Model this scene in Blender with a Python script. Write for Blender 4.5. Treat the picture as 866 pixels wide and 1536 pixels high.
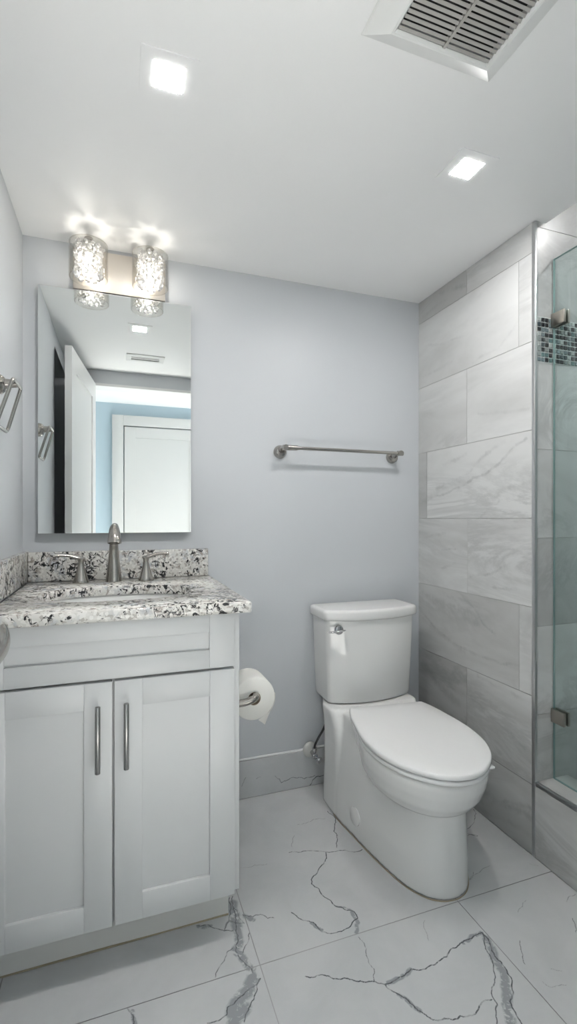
import bpy, bmesh, math, random
import numpy as np
from mathutils import Vector, Matrix
PI = math.pi
S = bpy.context.scene
COL = S.collection
for o in list(bpy.data.objects):
    bpy.data.objects.remove(o)
random.seed(7)

# ------------------------------------------------------------------ camera
cam = bpy.data.cameras.new('camera')
camo = bpy.data.objects.new('camera', cam)
COL.objects.link(camo)
camo.location = (0.3243, -1.9492, 1.1612)
camo.rotation_euler = (PI / 2, 0, -0.3395)
cam.sensor_fit = 'HORIZONTAL'
cam.sensor_width = 36
cam.lens = 36 * 723.12 / 866
cam.shift_y = 8.36 / 866
cam.clip_start = 0.02
S.camera = camo

# ------------------------------------------------------------------ world and exposure
w = bpy.data.worlds.new('world')
S.world = w
w.use_nodes = True
bg = w.node_tree.nodes['Background']
bg.inputs['Color'].default_value = (0.90, 0.95, 1.0, 1)
bg.inputs['Strength'].default_value = 3.0        # daylight through an unseen hall window, added to brighten the rooms
sun = bpy.data.lights.new('sun', 'SUN')
sun.energy = 50.0
sun.angle = math.radians(2)
sun.color = (1.0, .97, .93)
suno = bpy.data.objects.new('sun', sun)
COL.objects.link(suno)
suno.location = (6, -2.4, 5)
suno.rotation_euler = (0, math.radians(55), 0)   # added low sun through the unseen window; its floor bounce lifts the ceiling
S.view_settings.view_transform = 'Standard'
S.view_settings.look = 'None'
S.view_settings.gamma = 1
S.view_settings.use_curve_mapping = False
S.view_settings.exposure = 0.25
LAMP_DOWN = 325.0       # ceiling downlights, radiance of the diffuser
LAMP_BULB = 100.0        # vanity light bulbs

# ------------------------------------------------------------------ room dimensions
H = 2.176
W = 1.667
TY = -0.675            # where the tiled wall ends and the shower opening starts
FY = -1.66             # room side of the front wall
FB = -1.78
HY = -3.55             # far hall wall
HH = 2.38

# ------------------------------------------------------------------ materials
def new_mat(name):
    m = bpy.data.materials.new(name)
    m.use_nodes = True
    nt = m.node_tree
    return m, nt, nt.nodes['Principled BSDF']

def N(nt, t, **kw):
    n = nt.nodes.new(t)
    for k, v in kw.items():
        setattr(n, k, v)
    return n

def mixc(nt, a, b, fac):
    m = N(nt, 'ShaderNodeMix', data_type='RGBA')
    for sock, v in ((m.inputs[6], a), (m.inputs[7], b), (m.inputs[0], fac)):
        if hasattr(v, 'is_output'):
            nt.links.new(v, sock)
        elif isinstance(v, tuple):
            sock.default_value = (*v, 1)
        else:
            sock.default_value = v
    return m.outputs[2]

def ramp(nt, v, stops):
    r = N(nt, 'ShaderNodeValToRGB')
    e = r.color_ramp.elements
    e[0].position, e[1].position = stops[0][0], stops[-1][0]
    for p, c in stops[1:-1]:
        e.new(p)
    for i, (p, c) in enumerate(stops):
        e[i].position = p
        e[i].color = (c, c, c, 1) if not isinstance(c, tuple) else (*c, 1)
    nt.links.new(v, r.inputs[0])
    return r.outputs[0]

def noise(nt, scale, detail=4, rough=.55, vec=None, dist=0):
    n = N(nt, 'ShaderNodeTexNoise')
    n.inputs['Scale'].default_value = scale
    n.inputs['Detail'].default_value = detail
    n.inputs['Roughness'].default_value = rough
    n.inputs['Distortion'].default_value = dist
    if vec is not None:
        nt.links.new(vec, n.inputs['Vector'])
    return n.outputs[0]

def math_(nt, op, a, b=0.0, clamp=False):
    n = N(nt, 'ShaderNodeMath', operation=op, use_clamp=clamp)
    for i, v in enumerate((a, b)):
        if hasattr(v, 'is_output'):
            nt.links.new(v, n.inputs[i])
        else:
            n.inputs[i].default_value = v
    return n.outputs[0]

def objco(nt):
    return N(nt, 'ShaderNodeTexCoord').outputs['Object']

def bump(nt, b, h, strength, dist):
    n = N(nt, 'ShaderNodeBump')
    n.inputs['Strength'].default_value = strength
    n.inputs['Distance'].default_value = dist
    nt.links.new(h, n.inputs['Height'])
    nt.links.new(n.outputs[0], b.inputs['Normal'])

def paint(name, col, rough=.5, bscale=160, bstr=.03, spec=.5):
    m, nt, b = new_mat(name)
    co = objco(nt)
    n = noise(nt, 3.0, 3, .5, co)
    c = mixc(nt, tuple(x * .985 for x in col), tuple(min(1, x * 1.015) for x in col), n)
    nt.links.new(c, b.inputs['Base Color'])
    b.inputs['Roughness'].default_value = rough
    b.inputs['Specular IOR Level'].default_value = spec
    if bstr:
        bump(nt, b, noise(nt, bscale, 2, .5, co), bstr, .002)
    return m

def metal(name, col, rough, brushed=True):
    m, nt, b = new_mat(name)
    co = objco(nt)
    b.inputs['Metallic'].default_value = 1
    n = noise(nt, 60, 2, .5, co)
    nt.links.new(mixc(nt, tuple(x * .97 for x in col), col, n), b.inputs['Base Color'])
    b.inputs['Roughness'].default_value = rough
    return m

def emit(name, col, strength):
    m, nt, b = new_mat(name)
    b.inputs['Base Color'].default_value = (*col, 1)
    b.inputs['Emission Color'].default_value = (*col, 1)
    b.inputs['Emission Strength'].default_value = strength
    return m

def clear_glass(name, tint, rough=0.0, ior=1.45):
    m, nt, b = new_mat(name)
    nt.nodes.remove(b)
    out = nt.nodes['Material Output']
    fr = N(nt, 'ShaderNodeFresnel')
    ge = N(nt, 'ShaderNodeNewGeometry')       # both faces of a pane reflect alike
    nt.links.new(math_(nt, 'MULTIPLY_ADD', ge.outputs['Backfacing'], 1 / ior - ior), fr.inputs['IOR'])
    nt.nodes[-1].inputs[2].default_value = ior
    tr = N(nt, 'ShaderNodeBsdfTransparent')
    tr.inputs['Color'].default_value = (*tint, 1)
    gl = N(nt, 'ShaderNodeBsdfGlossy')
    gl.inputs['Roughness'].default_value = rough
    mx = N(nt, 'ShaderNodeMixShader')
    nt.links.new(fr.outputs[0], mx.inputs[0])
    nt.links.new(tr.outputs[0], mx.inputs[1])
    nt.links.new(gl.outputs[0], mx.inputs[2])
    nt.links.new(mx.outputs[0], out.inputs['Surface'])
    return m

M = {}
M['wall'] = paint('wall_paint_blue_grey', (.585, .607, .632), .42)
M['ceiling'] = paint('ceiling_paint_white', (.92, .925, .925), .6)
M['halldoor'] = paint('hall_door_paint', (.58, .58, .565), .4, bstr=0)
M['trim'] = paint('trim_paint_white', (.80, .80, .79), .35, bstr=0)
M['cab'] = paint('cabinet_paint_white', (.635, .647, .653), .38, bstr=.01)
M['toe'] = paint('toe_kick_white', (.72, .72, .70), .5)
M['hall'] = paint('hall_paint_blue', (.46, .57, .63), .55)
M['hallfloor'] = paint('hall_floor', (.74, .74, .73), .4)
M['dark'] = paint('closet_dark', (.55, .56, .555), .8)
M['ceramic'] = paint('white_ceramic', (.82, .82, .81), .09, bstr=0)
M['seat'] = paint('white_seat_plastic', (.84, .84, .84), .22, bstr=0)
M['paper'] = paint('tissue_paper', (.86, .85, .81), .95, 90, .3)
M['card'] = paint('cardboard_core', (.30, .24, .18), .9)
M['nickel'] = metal('brushed_nickel', (.42, .40, .375), .21)
M['plate'] = metal('satin_plate', (.64, .60, .55), .46)
M['pull'] = metal('brushed_steel', (.34, .34, .33), .32)
M['chrome'] = metal('chrome', (.50, .50, .51), .06, False)
M['alu'] = metal('aluminium_edge_trim', (.62, .63, .64), .34)
M['darkgap'] = paint('duct_shadow_grey', (.035, .035, .035), .8)  # stands in for shade in the air register; also on fan housing, mirror backing
M['vent'] = paint('vent_plastic_white', (.80, .81, .80), .45, bstr=0)
M['slat'] = paint('vent_slat_grey', (.40, .39, .37), .5, bstr=0)
M['caulk'] = paint('yellowed_caulk', (.36, .31, .22), .7)
M['whitecaulk'] = paint('white_caulk', (.80, .81, .81), .6)
M['rubber'] = paint('black_braided_hose', (.03, .03, .032), .5)
M['plastic'] = paint('off_white_plastic', (.66, .66, .63), .4)
M['hinge'] = metal('pewter_hinge', (.42, .39, .35), .28)
M['lens'] = emit('downlight_lens', (1.0, .985, .97), LAMP_DOWN)
M['addedlens'] = emit('added_shower_lens', (1.0, .985, .97), 215.0)  # emitter of the added, out-of-view shower downlight
M['bulb'] = emit('bulb_glow', (1.0, .95, .87), LAMP_BULB)
M['shade'] = clear_glass('clear_shade_glass', (.97, .965, .95), 0, 1.5)
M['glass'] = clear_glass('green_tinted_glass', (.915, .965, .958), 0, 1.5)
m, nt, b = new_mat('glass_edge_green')
b.inputs['Base Color'].default_value = (.24, .345, .335, 1); b.inputs['Roughness'].default_value = .12
M['glassedge'] = m
m, nt, b = new_mat('mirror_silver')
b.inputs['Base Color'].default_value = (.86, .885, .88, 1); b.inputs['Metallic'].default_value = 1; b.inputs['Roughness'].default_value = .004
M['mirror'] = m
m, nt, b = new_mat('crystal')
b.inputs['Base Color'].default_value = (1, 1, 1, 1); b.inputs['Roughness'].default_value = .02
b.inputs['Transmission Weight'].default_value = .62; b.inputs['IOR'].default_value = 1.52
M['crystal'] = m

def granite():
    m, nt, b = new_mat('granite_white_black')
    co = objco(nt)
    big = noise(nt, 8, 4, .6, co)
    # cream to cool-grey ground
    g = mixc(nt, (.70, .69, .655), (.50, .52, .545), ramp(nt, noise(nt, 14, 5, .6, co, .4), [(.50, 0.), (.62, 1.)]))
    # small grey-brown grains
    v = N(nt, 'ShaderNodeTexVoronoi'); v.inputs['Scale'].default_value = 120
    nt.links.new(co, v.inputs['Vector'])
    cell = N(nt, 'ShaderNodeSeparateColor'); nt.links.new(v.outputs['Color'], cell.inputs[0])
    g = mixc(nt, g, (.40, .375, .345), ramp(nt, cell.outputs[0], [(.80, 0.), (.83, .75)]))
    g = mixc(nt, g, (.84, .83, .80), ramp(nt, cell.outputs[1], [(.72, 0.), (.75, .8)]))
    # taupe clouds
    g = mixc(nt, g, (.30, .255, .225), ramp(nt, noise(nt, 34, 6, .7, co, .8), [(.56, 0.), (.62, .8)]))
    # black mica flecks in clusters
    fl = noise(nt, 50, 5, .68, co, 1.2)
    mask = ramp(nt, big, [(.36, -.10 + .10), (.62, 1.)])
    thr = math_(nt, 'MULTIPLY_ADD', mask, .135); nt.nodes[-1].inputs[2].default_value = 0.0
    fm = ramp(nt, math_(nt, 'ADD', fl, thr), [(.635, 0.), (.665, 1.)])
    g = mixc(nt, g, (.022, .022, .024), fm)
    nt.links.new(g, b.inputs['Base Color'])
    b.inputs['Roughness'].default_value = .16
    return m
M['granite'] = granite()

def marble_floor():
    m, nt, b = new_mat('white_porcelain_marble_floor')
    co = objco(nt)
    at = N(nt, 'ShaderNodeAttribute'); at.attribute_name = 'vein'
    ap = N(nt, 'ShaderNodeAttribute'); ap.attribute_name = 'patch'
    aw = N(nt, 'ShaderNodeAttribute'); aw.attribute_name = 'weight'
    ag = N(nt, 'ShaderNodeAttribute'); ag.attribute_name = 'grout'
    cloud = noise(nt, 5, 5, .6, co, .5)
    base = mixc(nt, (.54, .555, .565), (.60, .61, .618), ramp(nt, cloud, [(.35, 0.), (.65, 1.)]))
    # broad grey body of the big veins, broken up by noise
    pn = noise(nt, 30, 6, .68, co, 1.8)
    pv = math_(nt, 'SUBTRACT', 1.25, ap.outputs['Fac'])
    pv = math_(nt, 'MULTIPLY', pv, ramp(nt, pn, [(.36, .05), (.52, 1.)]), True)
    base = mixc(nt, base, (.30, .315, .33), ramp(nt, pv, [(.10, 0.), (.55, .95)]))
    en = noise(nt, 120, 4, .6, co)
    ev = math_(nt, 'ADD', at.outputs['Fac'], math_(nt, 'MULTIPLY', math_(nt, 'SUBTRACT', en, .5), 1.1))
    line = ramp(nt, ev, [(.45, 1.), (1.35, 0.)])
    brk = ramp(nt, noise(nt, 26, 3, .6, co), [(.36, .35), (.48, 1.)])
    base = mixc(nt, base, (.10, .105, .115), math_(nt, 'MULTIPLY', math_(nt, 'MULTIPLY', line, aw.outputs['Fac']), brk))
    base = mixc(nt, base, (.42, .42, .43), ag.outputs['Fac'])
    nt.links.new(base, b.inputs['Base Color'])
    b.inputs['Roughness'].default_value = .22
    b.inputs['Specular IOR Level'].default_value = .4
    return m
M['floor'] = marble_floor()

def marble_wall():
    m, nt, b = new_mat('satin_marble_wall_tile')
    co = objco(nt)
    at = N(nt, 'ShaderNodeAttribute'); at.attribute_name = 'vein'
    aw = N(nt, 'ShaderNodeAttribute'); aw.attribute_name = 'weight'
    ag = N(nt, 'ShaderNodeAttribute'); ag.attribute_name = 'grout'
    ar = N(nt, 'ShaderNodeAttribute'); ar.attribute_name = 'tile_random'
    # each tile shifts the pattern, so the stone does not run through the joints
    mp = N(nt, 'ShaderNodeVectorMath', operation='MULTIPLY_ADD')
    cx = N(nt, 'ShaderNodeCombineXYZ')
    for i in range(3):
        nt.links.new(ar.outputs['Fac'], cx.inputs[i])
    nt.links.new(cx.outputs[0], mp.inputs[0]); mp.inputs[1].default_value = (37, 53, 71)
    rot = N(nt, 'ShaderNodeMapping'); rot.inputs['Rotation'].default_value = (.55, 0, .3)
    rot.inputs['Scale'].default_value = (1, .38, 1.5)
    nt.links.new(co, rot.inputs['Vector']); nt.links.new(rot.outputs[0], mp.inputs[2])
    P = mp.outputs[0]
    base = mixc(nt, (.545, .548, .54), (.675, .68, .675), ramp(nt, noise(nt, 2.6, 5, .6, P, .8), [(.36, 0.), (.6, 1.)]))
    st = noise(nt, 3.0, 8, .70, P, 1.2)
    streak = ramp(nt, math_(nt, 'ABSOLUTE', math_(nt, 'SUBTRACT', st, .5)), [(0., .50), (.075, 0.)])
    msk = ramp(nt, noise(nt, 2.2, 2, .5, P), [(.44, 0.), (.64, 1.)])
    base = mixc(nt, base, (.33, .335, .335), math_(nt, 'MULTIPLY', streak, msk))
    en = noise(nt, 30, 6, .7, co, 1.0)
    ev = math_(nt, 'ADD', at.outputs['Fac'], math_(nt, 'MULTIPLY', math_(nt, 'SUBTRACT', en, .5), 3.2))
    line = ramp(nt, ev, [(.0, .50), (2.0, 0.)])
    brk = ramp(nt, noise(nt, 11, 5, .65, co), [(.38, .15), (.60, 1.)])
    base = mixc(nt, base, (.27, .275, .28), math_(nt, 'MULTIPLY', math_(nt, 'MULTIPLY', line, aw.outputs['Fac']), brk))
    tone = math_(nt, 'MULTIPLY_ADD', ar.outputs['Fac'], .26)
    nt.nodes[-1].inputs[2].default_value = .78
    hs = N(nt, 'ShaderNodeHueSaturation')
    nt.links.new(tone, hs.inputs['Value']); nt.links.new(base, hs.inputs['Color'])
    base = mixc(nt, hs.outputs[0], (.48, .48, .47), ag.outputs['Fac'])
    nt.links.new(base, b.inputs['Base Color'])
    b.inputs['Roughness'].default_value = .30
    return m
M['tile'] = marble_wall()

def mosaic():
    m, nt, b = new_mat('glass_mosaic')
    ar = N(nt, 'ShaderNodeAttribute'); ar.attribute_name = 'tile_random'
    co = objco(nt)
    c = N(nt, 'ShaderNodeValToRGB'); nt.links.new(ar.outputs['Fac'], c.inputs[0])
    c.color_ramp.interpolation = 'CONSTANT'
    e = c.color_ramp.elements
    stops = [(0, (.02, .022, .026)), (.34, (.055, .075, .085)), (.52, (.16, .205, .22)), (.68, (.27, .30, .29)), (.82, (.12, .20, .20)), (.92, (.42, .45, .44))]
    e[0].color = (*stops[0][1], 1); e[1].position = stops[1][0]; e[1].color = (*stops[1][1], 1)
    for p, k in stops[2:]:
        q = e.new(p); q.color = (*k, 1)
    nt.links.new(mixc(nt, c.outputs[0], (.35, .37, .37), ramp(nt, noise(nt, 150, 3, .6, co), [(.5, 0.), (.75, .35)])), b.inputs['Base Color'])
    b.inputs['Roughness'].default_value = .08
    return m
M['mosaic'] = mosaic()
M['grout'] = paint('light_grout', (.74, .76, .75), .8)

# ------------------------------------------------------------------ mesh builder
def catmull(pts, n=8, closed=False):
    P = [Vector(p) for p in pts]
    out = []
    L = len(P)
    rng = range(L if closed else L - 1)
    for i in rng:
        if closed:
            a, b_, c, d = P[(i - 1) % L], P[i], P[(i + 1) % L], P[(i + 2) % L]
        else:
            a, b_, c, d = P[max(i - 1, 0)], P[i], P[i + 1], P[min(i + 2, L - 1)]
        for k in range(n):
            t = k / n
            out.append(.5 * ((2 * b_) + (c - a) * t + (2 * a - 5 * b_ + 4 * c - d) * t * t + (3 * b_ - a - 3 * c + d) * t ** 3))
    if not closed:
        out.append(P[-1])
    return out

def fillet(poly, radii, n=5):
    """round the corners of a closed 2D polygon"""
    out = []
    L = len(poly)
    for i in range(L):
        p = Vector(poly[i]); a = Vector(poly[i - 1]); c = Vector(poly[(i + 1) % L])
        r = radii[i] if isinstance(radii, (list, tuple)) else radii
        if r <= 0:
            out.append(p); continue
        u = (a - p).normalized(); v = (c - p).normalized()
        half = math.acos(max(-1, min(1, u.dot(v)))) / 2
        d = min(r / math.tan(half), (a - p).length * .49, (c - p).length * .49)
        s, e = p + u * d, p + v * d
        for k in range(n + 1):
            t = k / n
            out.append(s * (1 - t) ** 2 + p * 2 * t * (1 - t) + e * t * t)
    return out

class MB:
    def __init__(self):
        self.bm = bmesh.new()
    def box(self, x0, x1, y0, y1, z0, z1, bev=0.0, seg=2):
        t = bmesh.new()
        bmesh.ops.create_cube(t, size=1)
        for v in t.verts:
            v.co = Vector(((x0 + x1) / 2 + v.co.x * (x1 - x0), (y0 + y1) / 2 + v.co.y * (y1 - y0), (z0 + z1) / 2 + v.co.z * (z1 - z0)))
        if bev > 0:
            bmesh.ops.bevel(t, geom=t.edges[:], offset=bev, segments=seg, profile=.5, affect='EDGES')
        self._merge(t)
        return self
    def _merge(self, t, mat=None):
        me = bpy.data.meshes.new('tmp')
        if mat is not None:
            bmesh.ops.transform(t, matrix=mat, verts=t.verts)
        t.to_mesh(me); t.free()
        self.bm.from_mesh(me)
        bpy.data.meshes.remove(me)
    def loft(self, rings, cap0=True, cap1=True, closed=True):
        bm = self.bm
        R = [[bm.verts.new(Vector(p)) for p in r] for r in rings]
        n = len(R[0])
        for a, b_ in zip(R[:-1], R[1:]):
            for i in range(n if closed else n - 1):
                j = (i + 1) % n
                bm.faces.new((a[i], a[j], b_[j], b_[i]))
        if cap0: bm.faces.new(R[0][::-1])
        if cap1: bm.faces.new(R[-1])
        return self
    def lathe(self, prof, c=(0, 0, 0), axis=(0, 0, 1), n=32, cap=True):
        q = Vector((0, 0, 1)).rotation_difference(Vector(axis).normalized())
        c = Vector(c)
        rings = [[c + q @ Vector((r * math.cos(2 * PI * k / n), r * math.sin(2 * PI * k / n), z)) for k in range(n)] for r, z in prof]
        return self.loft(rings, cap, cap)
    def tube(self, pts, r, n=12, closed=False, flat=None, cap=True):
        """round (or flat = (a, b) elliptical) tube along points; r may be a list"""
        P = [Vector(p) for p in pts]
        L = len(P)
        rings = []
        up = None
        for i in range(L):
            if closed:
                t = (P[(i + 1) % L] - P[i - 1]).normalized()
            else:
                t = (P[min(i + 1, L - 1)] - P[max(i - 1, 0)]).normalized()
            if up is None:
                up = Vector((0, 0, 1)) if abs(t.z) < .95 else Vector((1, 0, 0))
            s = t.cross(up).normalized(); up = s.cross(t).normalized()
            rr = r[i] if isinstance(r, (list, tuple)) else r
            ra, rb = (rr, rr) if flat is None else (rr * flat[0], rr * flat[1])
            rings.append([P[i] + s * math.cos(2 * PI * k / n) * ra + up * math.sin(2 * PI * k / n) * rb for k in range(n)])
        if closed:
            rings.append(rings[0])
            bm = self.bm
            R = [[bm.verts.new(p) for p in q] for q in rings[:-1]]
            R.append(R[0])
            for a, b_ in zip(R[:-1], R[1:]):
                for k in range(n):
                    j = (k + 1) % n
                    bm.faces.new((a[k], a[j], b_[j], b_[k]))
            return self
        return self.loft(rings, cap, cap)
    def prism(self, poly, fn, d0, d1):
        """extrude a 2D polygon; fn(u, v, d) -> 3D point"""
        return self.loft([[fn(p[0], p[1], d0) for p in poly], [fn(p[0], p[1], d1) for p in poly]])
    def build(self, name, mat, parent=None, sharp=35, smooth=True, bevel=0.0, matrix=None):
        bm = self.bm
        bmesh.ops.recalc_face_normals(bm, faces=bm.faces)
        off = WORLD.get(parent.name, Vector()) if parent else Vector()
        for v in bm.verts:
            v.co = v.co - off
        th = math.radians(sharp)
        for f in bm.faces: f.smooth = smooth
        for e in bm.edges:
            if len(e.link_faces) == 2:
                e.smooth = e.calc_face_angle(0) < th
        me = bpy.data.meshes.new(name)
        bm.to_mesh(me); bm.free()
        me.materials.append(M[mat] if isinstance(mat, str) else mat)
        o = bpy.data.objects.new(name, me)
        COL.objects.link(o)
        if parent:
            o.parent = parent
            WORLD[o.name] = off
        else:
            WORLD[o.name] = Vector()
        if bevel:
            bv = o.modifiers.new('edge_bevel', 'BEVEL'); bv.width = bevel; bv.segments = 2; bv.limit_method = 'ANGLE'; bv.angle_limit = math.radians(40)
        return o
WORLD = {}

def thing(name, label, cat, loc, group=None):
    o = bpy.data.objects.new(name, None)
    COL.objects.link(o)
    o.empty_display_size = .05
    o.location = loc
    o['label'] = label; o['category'] = cat
    if group: o['group'] = group
    WORLD[o.name] = Vector(loc)
    return o

def tag(o, label, cat, group=None):
    o['label'] = label; o['category'] = cat
    if group: o['group'] = group
    return o

def struct(o, label=None):
    o['kind'] = 'structure'
    if label: o['label'] = label
    return o

def dup(root, loc, label=None):
    r = root.copy(); COL.objects.link(r); r.location = loc
    if label: r['label'] = label
    for ch in list(root.children):
        c = ch.copy(); COL.objects.link(c); c.parent = r
        for g in list(ch.children):
            d = g.copy(); COL.objects.link(d); d.parent = c
    return r

def B(*a, **k):
    return MB().box(*a, **k)
FLOOR_VEINS = [
    (2.2, 1, [(0.771,-0.813),(0.816,-0.825),(0.861,-0.849),(0.896,-0.87),(0.949,-0.898),(1.01,-0.894),(1.034,-0.885),(1.083,-0.894),(1.144,-0.887),(1.199,-0.868),(1.243,-0.864),(1.285,-0.858)]),
    (2.2, 1, [(0.949,-0.898),(0.965,-0.927),(0.983,-0.96),(0.995,-0.984),(1.005,-1.002),(1.019,-1.014),(1.055,-1.025),(1.097,-1.03),(1.135,-1.019),(1.173,-1.017)]),
    (2.2, 1, [(1.285,-0.858),(1.281,-0.891),(1.265,-0.93),(1.265,-0.966),(1.246,-1.005),(1.211,-1.035),(1.197,-1.085)]),
    (1.8, 0.9, [(1.285,-0.858),(1.257,-0.902),(1.243,-0.947),(1.195,-0.993),(1.176,-1.033),(1.143,-1.066)]),
    (1.2, 0.7, [(0.951,-0.754),(0.954,-0.795),(0.944,-0.823),(0.945,-0.853),(0.93,-0.88)]),
    (2.2, 1, [(0.804,-0.615),(0.833,-0.655),(0.852,-0.669),(0.862,-0.706),(0.924,-0.721),(0.979,-0.699),(0.98,-0.674),(0.937,-0.638),(0.918,-0.591),(0.902,-0.533),(0.921,-0.503),(0.974,-0.464),(1.003,-0.416)]),
    (2, 1, [(0.883,-0.374),(0.946,-0.387),(1.004,-0.412),(1.053,-0.423),(1.129,-0.445)]),
    (1.8, 0.95, [(1.105,-0.203),(1.114,-0.26),(1.076,-0.323),(1.049,-0.406)]),
    (1, 0.55, [(0.963,-0.241),(1.033,-0.232),(1.079,-0.243)]),
    (1, 0.45, [(0.902,-0.35),(0.931,-0.296)]),
    (1, 0.45, [(0.707,-0.389),(0.755,-0.392),(0.795,-0.401)]),
    (1.8, 0.8, [(0.655,-0.498),(0.647,-0.54),(0.647,-0.573),(0.636,-0.622),(0.635,-0.655),(0.621,-0.683),(0.63,-0.716),(0.646,-0.744),(0.648,-0.759)]),
    (1.8, 0.9, [(0.662,-0.78),(0.649,-0.794),(0.638,-0.816),(0.622,-0.835),(0.612,-0.847),(0.598,-0.869)]),
    (1.6, 0.9, [(0.659,-0.78),(0.625,-0.799),(0.597,-0.811),(0.568,-0.823),(0.564,-0.839),(0.548,-0.845),(0.517,-0.843)]),
    (1.5, 0.8, [(0.615,-0.673),(0.599,-0.679),(0.584,-0.704),(0.572,-0.714),(0.556,-0.74)]),
    (1.8, 0.9, [(0.629,-0.62),(0.606,-0.612),(0.585,-0.596),(0.564,-0.575),(0.534,-0.569)]),
    (1.8, 0.8, [(0.668,-0.578),(0.694,-0.592),(0.717,-0.591),(0.733,-0.612),(0.75,-0.616)]),
    (1.5, 0.8, [(0.645,-0.5),(0.63,-0.567),(0.606,-0.612)]),
    (1.5, 0.8, [(0.671,-0.639),(0.65,-0.677),(0.638,-0.696)]),
    (1.5, 0.6, [(0.647,-0.54),(0.658,-0.59),(0.665,-0.606),(0.623,-0.583),(0.607,-0.608)]),
    (2, 0.9, [(0.345,-0.748),(0.352,-0.759),(0.357,-0.776),(0.358,-0.791)]),
    (1.2, 0.8, [(1.658,-0.384),(1.581,-0.464),(1.521,-0.492),(1.562,-0.519)]),
    (1.2, 0.8, [(1.473,-0.506),(1.537,-0.505),(1.561,-0.523)]),
    (1, 0.5, [(1.361,-0.686),(1.422,-0.661)]),
    (1, 0.7, [(1.364,-0.913),(1.34,-0.944),(1.322,-0.972)]),
    (1.2, 0.7, [(1.566,-0.906),(1.531,-0.945)]),
    (1, 0.5, [(1.601,-0.856),(1.654,-0.842)]),
    (1, 0.4, [(1.433,-0.837),(1.491,-0.81)]),
    (1, 0.5, [(1.385,-0.686),(1.492,-0.657)]),
    (1, 0.4, [(1.627,-0.694),(1.645,-0.711)]),
    (0.9, 0.35, [(1.158,-0.77),(1.128,-0.83)]),
    (1, 0.4, [(1.373,-1.004),(1.397,-1.019)]),
    (1, 0.4, [(1.326,-1.022),(1.332,-1.041),(1.374,-1.05)]),
]
FLOOR_PATCHES = [
    (8, 0.8, [(0.96,-0.898),(1.01,-0.894),(1.032,-0.886)]),
    (7, 0.8, [(0.968,-0.931),(0.983,-0.96),(0.994,-0.982)]),
    (7, 0.8, [(1.213,-0.867),(1.283,-0.857)]),
    (16, 1, [(1.28,-0.877),(1.26,-0.928),(1.251,-0.973),(1.221,-1.018),(1.192,-1.049),(1.173,-1.08)]),
    (7, 0.9, [(0.973,-0.674),(0.973,-0.712),(0.952,-0.74)]),
    (6, 0.8, [(0.846,-0.669),(0.865,-0.7)]),
    (4, 0.6, [(0.937,-0.638),(0.976,-0.672)]),
    (20, 0.9, [(0.649,-0.526),(0.645,-0.568),(0.642,-0.616)]),
    (16, 0.8, [(0.639,-0.632),(0.639,-0.665),(0.622,-0.679)]),
    (14, 0.9, [(0.623,-0.691),(0.636,-0.718),(0.648,-0.748)]),
    (22, 1, [(0.645,-0.772),(0.624,-0.802),(0.596,-0.817),(0.576,-0.838)]),
    (20, 0.8, [(0.608,-0.84),(0.581,-0.854),(0.572,-0.868)]),
    (8, 0.8, [(0.54,-0.573),(0.573,-0.583)]),
    (10, 0.6, [(0.671,-0.581),(0.691,-0.602)]),
    (6, 0.8, [(0.355,-0.757),(0.361,-0.792)]),
]
WALL_VEINS = [
    (7, 1, [(-0.074,1.244),(-0.201,1.265),(-0.315,1.292),(-0.374,1.32),(-0.44,1.33),(-0.512,1.361),(-0.569,1.405),(-0.641,1.437)]),
    (14, 0.7, [(-0.133,1.286),(-0.254,1.313),(-0.363,1.353),(-0.418,1.394),(-0.482,1.424),(-0.541,1.441)]),
    (14, 0.5, [(-0.188,1.395),(-0.327,1.421)]),
    (9, 0.7, [(-0.418,1.166),(-0.471,1.2),(-0.512,1.221)]),
    (10, 0.6, [(-0.56,1.27),(-0.624,1.28),(-0.679,1.286)]),
    (30, 0.5, [(-0.044,1.236),(-0.201,1.291),(-0.339,1.331)]),
    (5, 0.8, [(-0.174,1.019),(-0.266,1.028)]),
    (8, 0.7, [(-0.174,0.937),(-0.266,0.971)]),
    (6, 0.9, [(-0.351,0.919),(-0.44,0.937),(-0.492,0.957),(-0.569,0.998)]),
    (6, 0.8, [(-0.482,0.896),(-0.597,0.905)]),
    (8, 0.5, [(-0.013,1.051),(-0.201,1.094)]),
    (8, 0.8, [(-0.307,0.834),(-0.385,0.794),(-0.428,0.746),(-0.497,0.716)]),
    (35, 0.6, [(-0.036,0.81),(-0.241,0.774),(-0.399,0.745)]),
    (9, 0.8, [(-0.016,0.722),(-0.241,0.629),(-0.442,0.618),(-0.609,0.636)]),
    (20, 0.5, [(-0.036,0.689),(-0.171,0.647),(-0.323,0.607)]),
    (10, 0.8, [(-0.339,0.441),(-0.456,0.411),(-0.633,0.351)]),
    (40, 0.7, [(-0.036,0.482),(-0.153,0.423),(-0.275,0.386)]),
    (14, 0.6, [(-0.399,0.534),(-0.561,0.527),(-0.672,0.52)]),
    (30, 0.8, [(-0.442,0.093),(-0.561,0.11),(-0.655,0.127)]),
    (16, 0.9, [(-0.47,0.078),(-0.573,0.131),(-0.672,0.163)]),
    (16, 0.6, [(-0.561,0.053),(-0.666,0.062)]),
    (18, 0.8, [(-0.115,2.172),(-0.224,2.141),(-0.323,2.113)]),
    (12, 0.5, [(-0.036,2.097),(-0.207,2.109)]),
    (9, 0.45, [(-0.37,1.783),(-0.51,1.794),(-0.598,1.858)]),
    (9, 0.5, [(-0.036,1.817),(-0.153,1.82),(-0.241,1.827)]),
    (7, 0.4, [(-0.399,1.573),(-0.536,1.55),(-0.655,1.539)]),
    (9, 0.35, [(-0.057,1.956),(-0.323,1.909)]),
]
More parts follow.
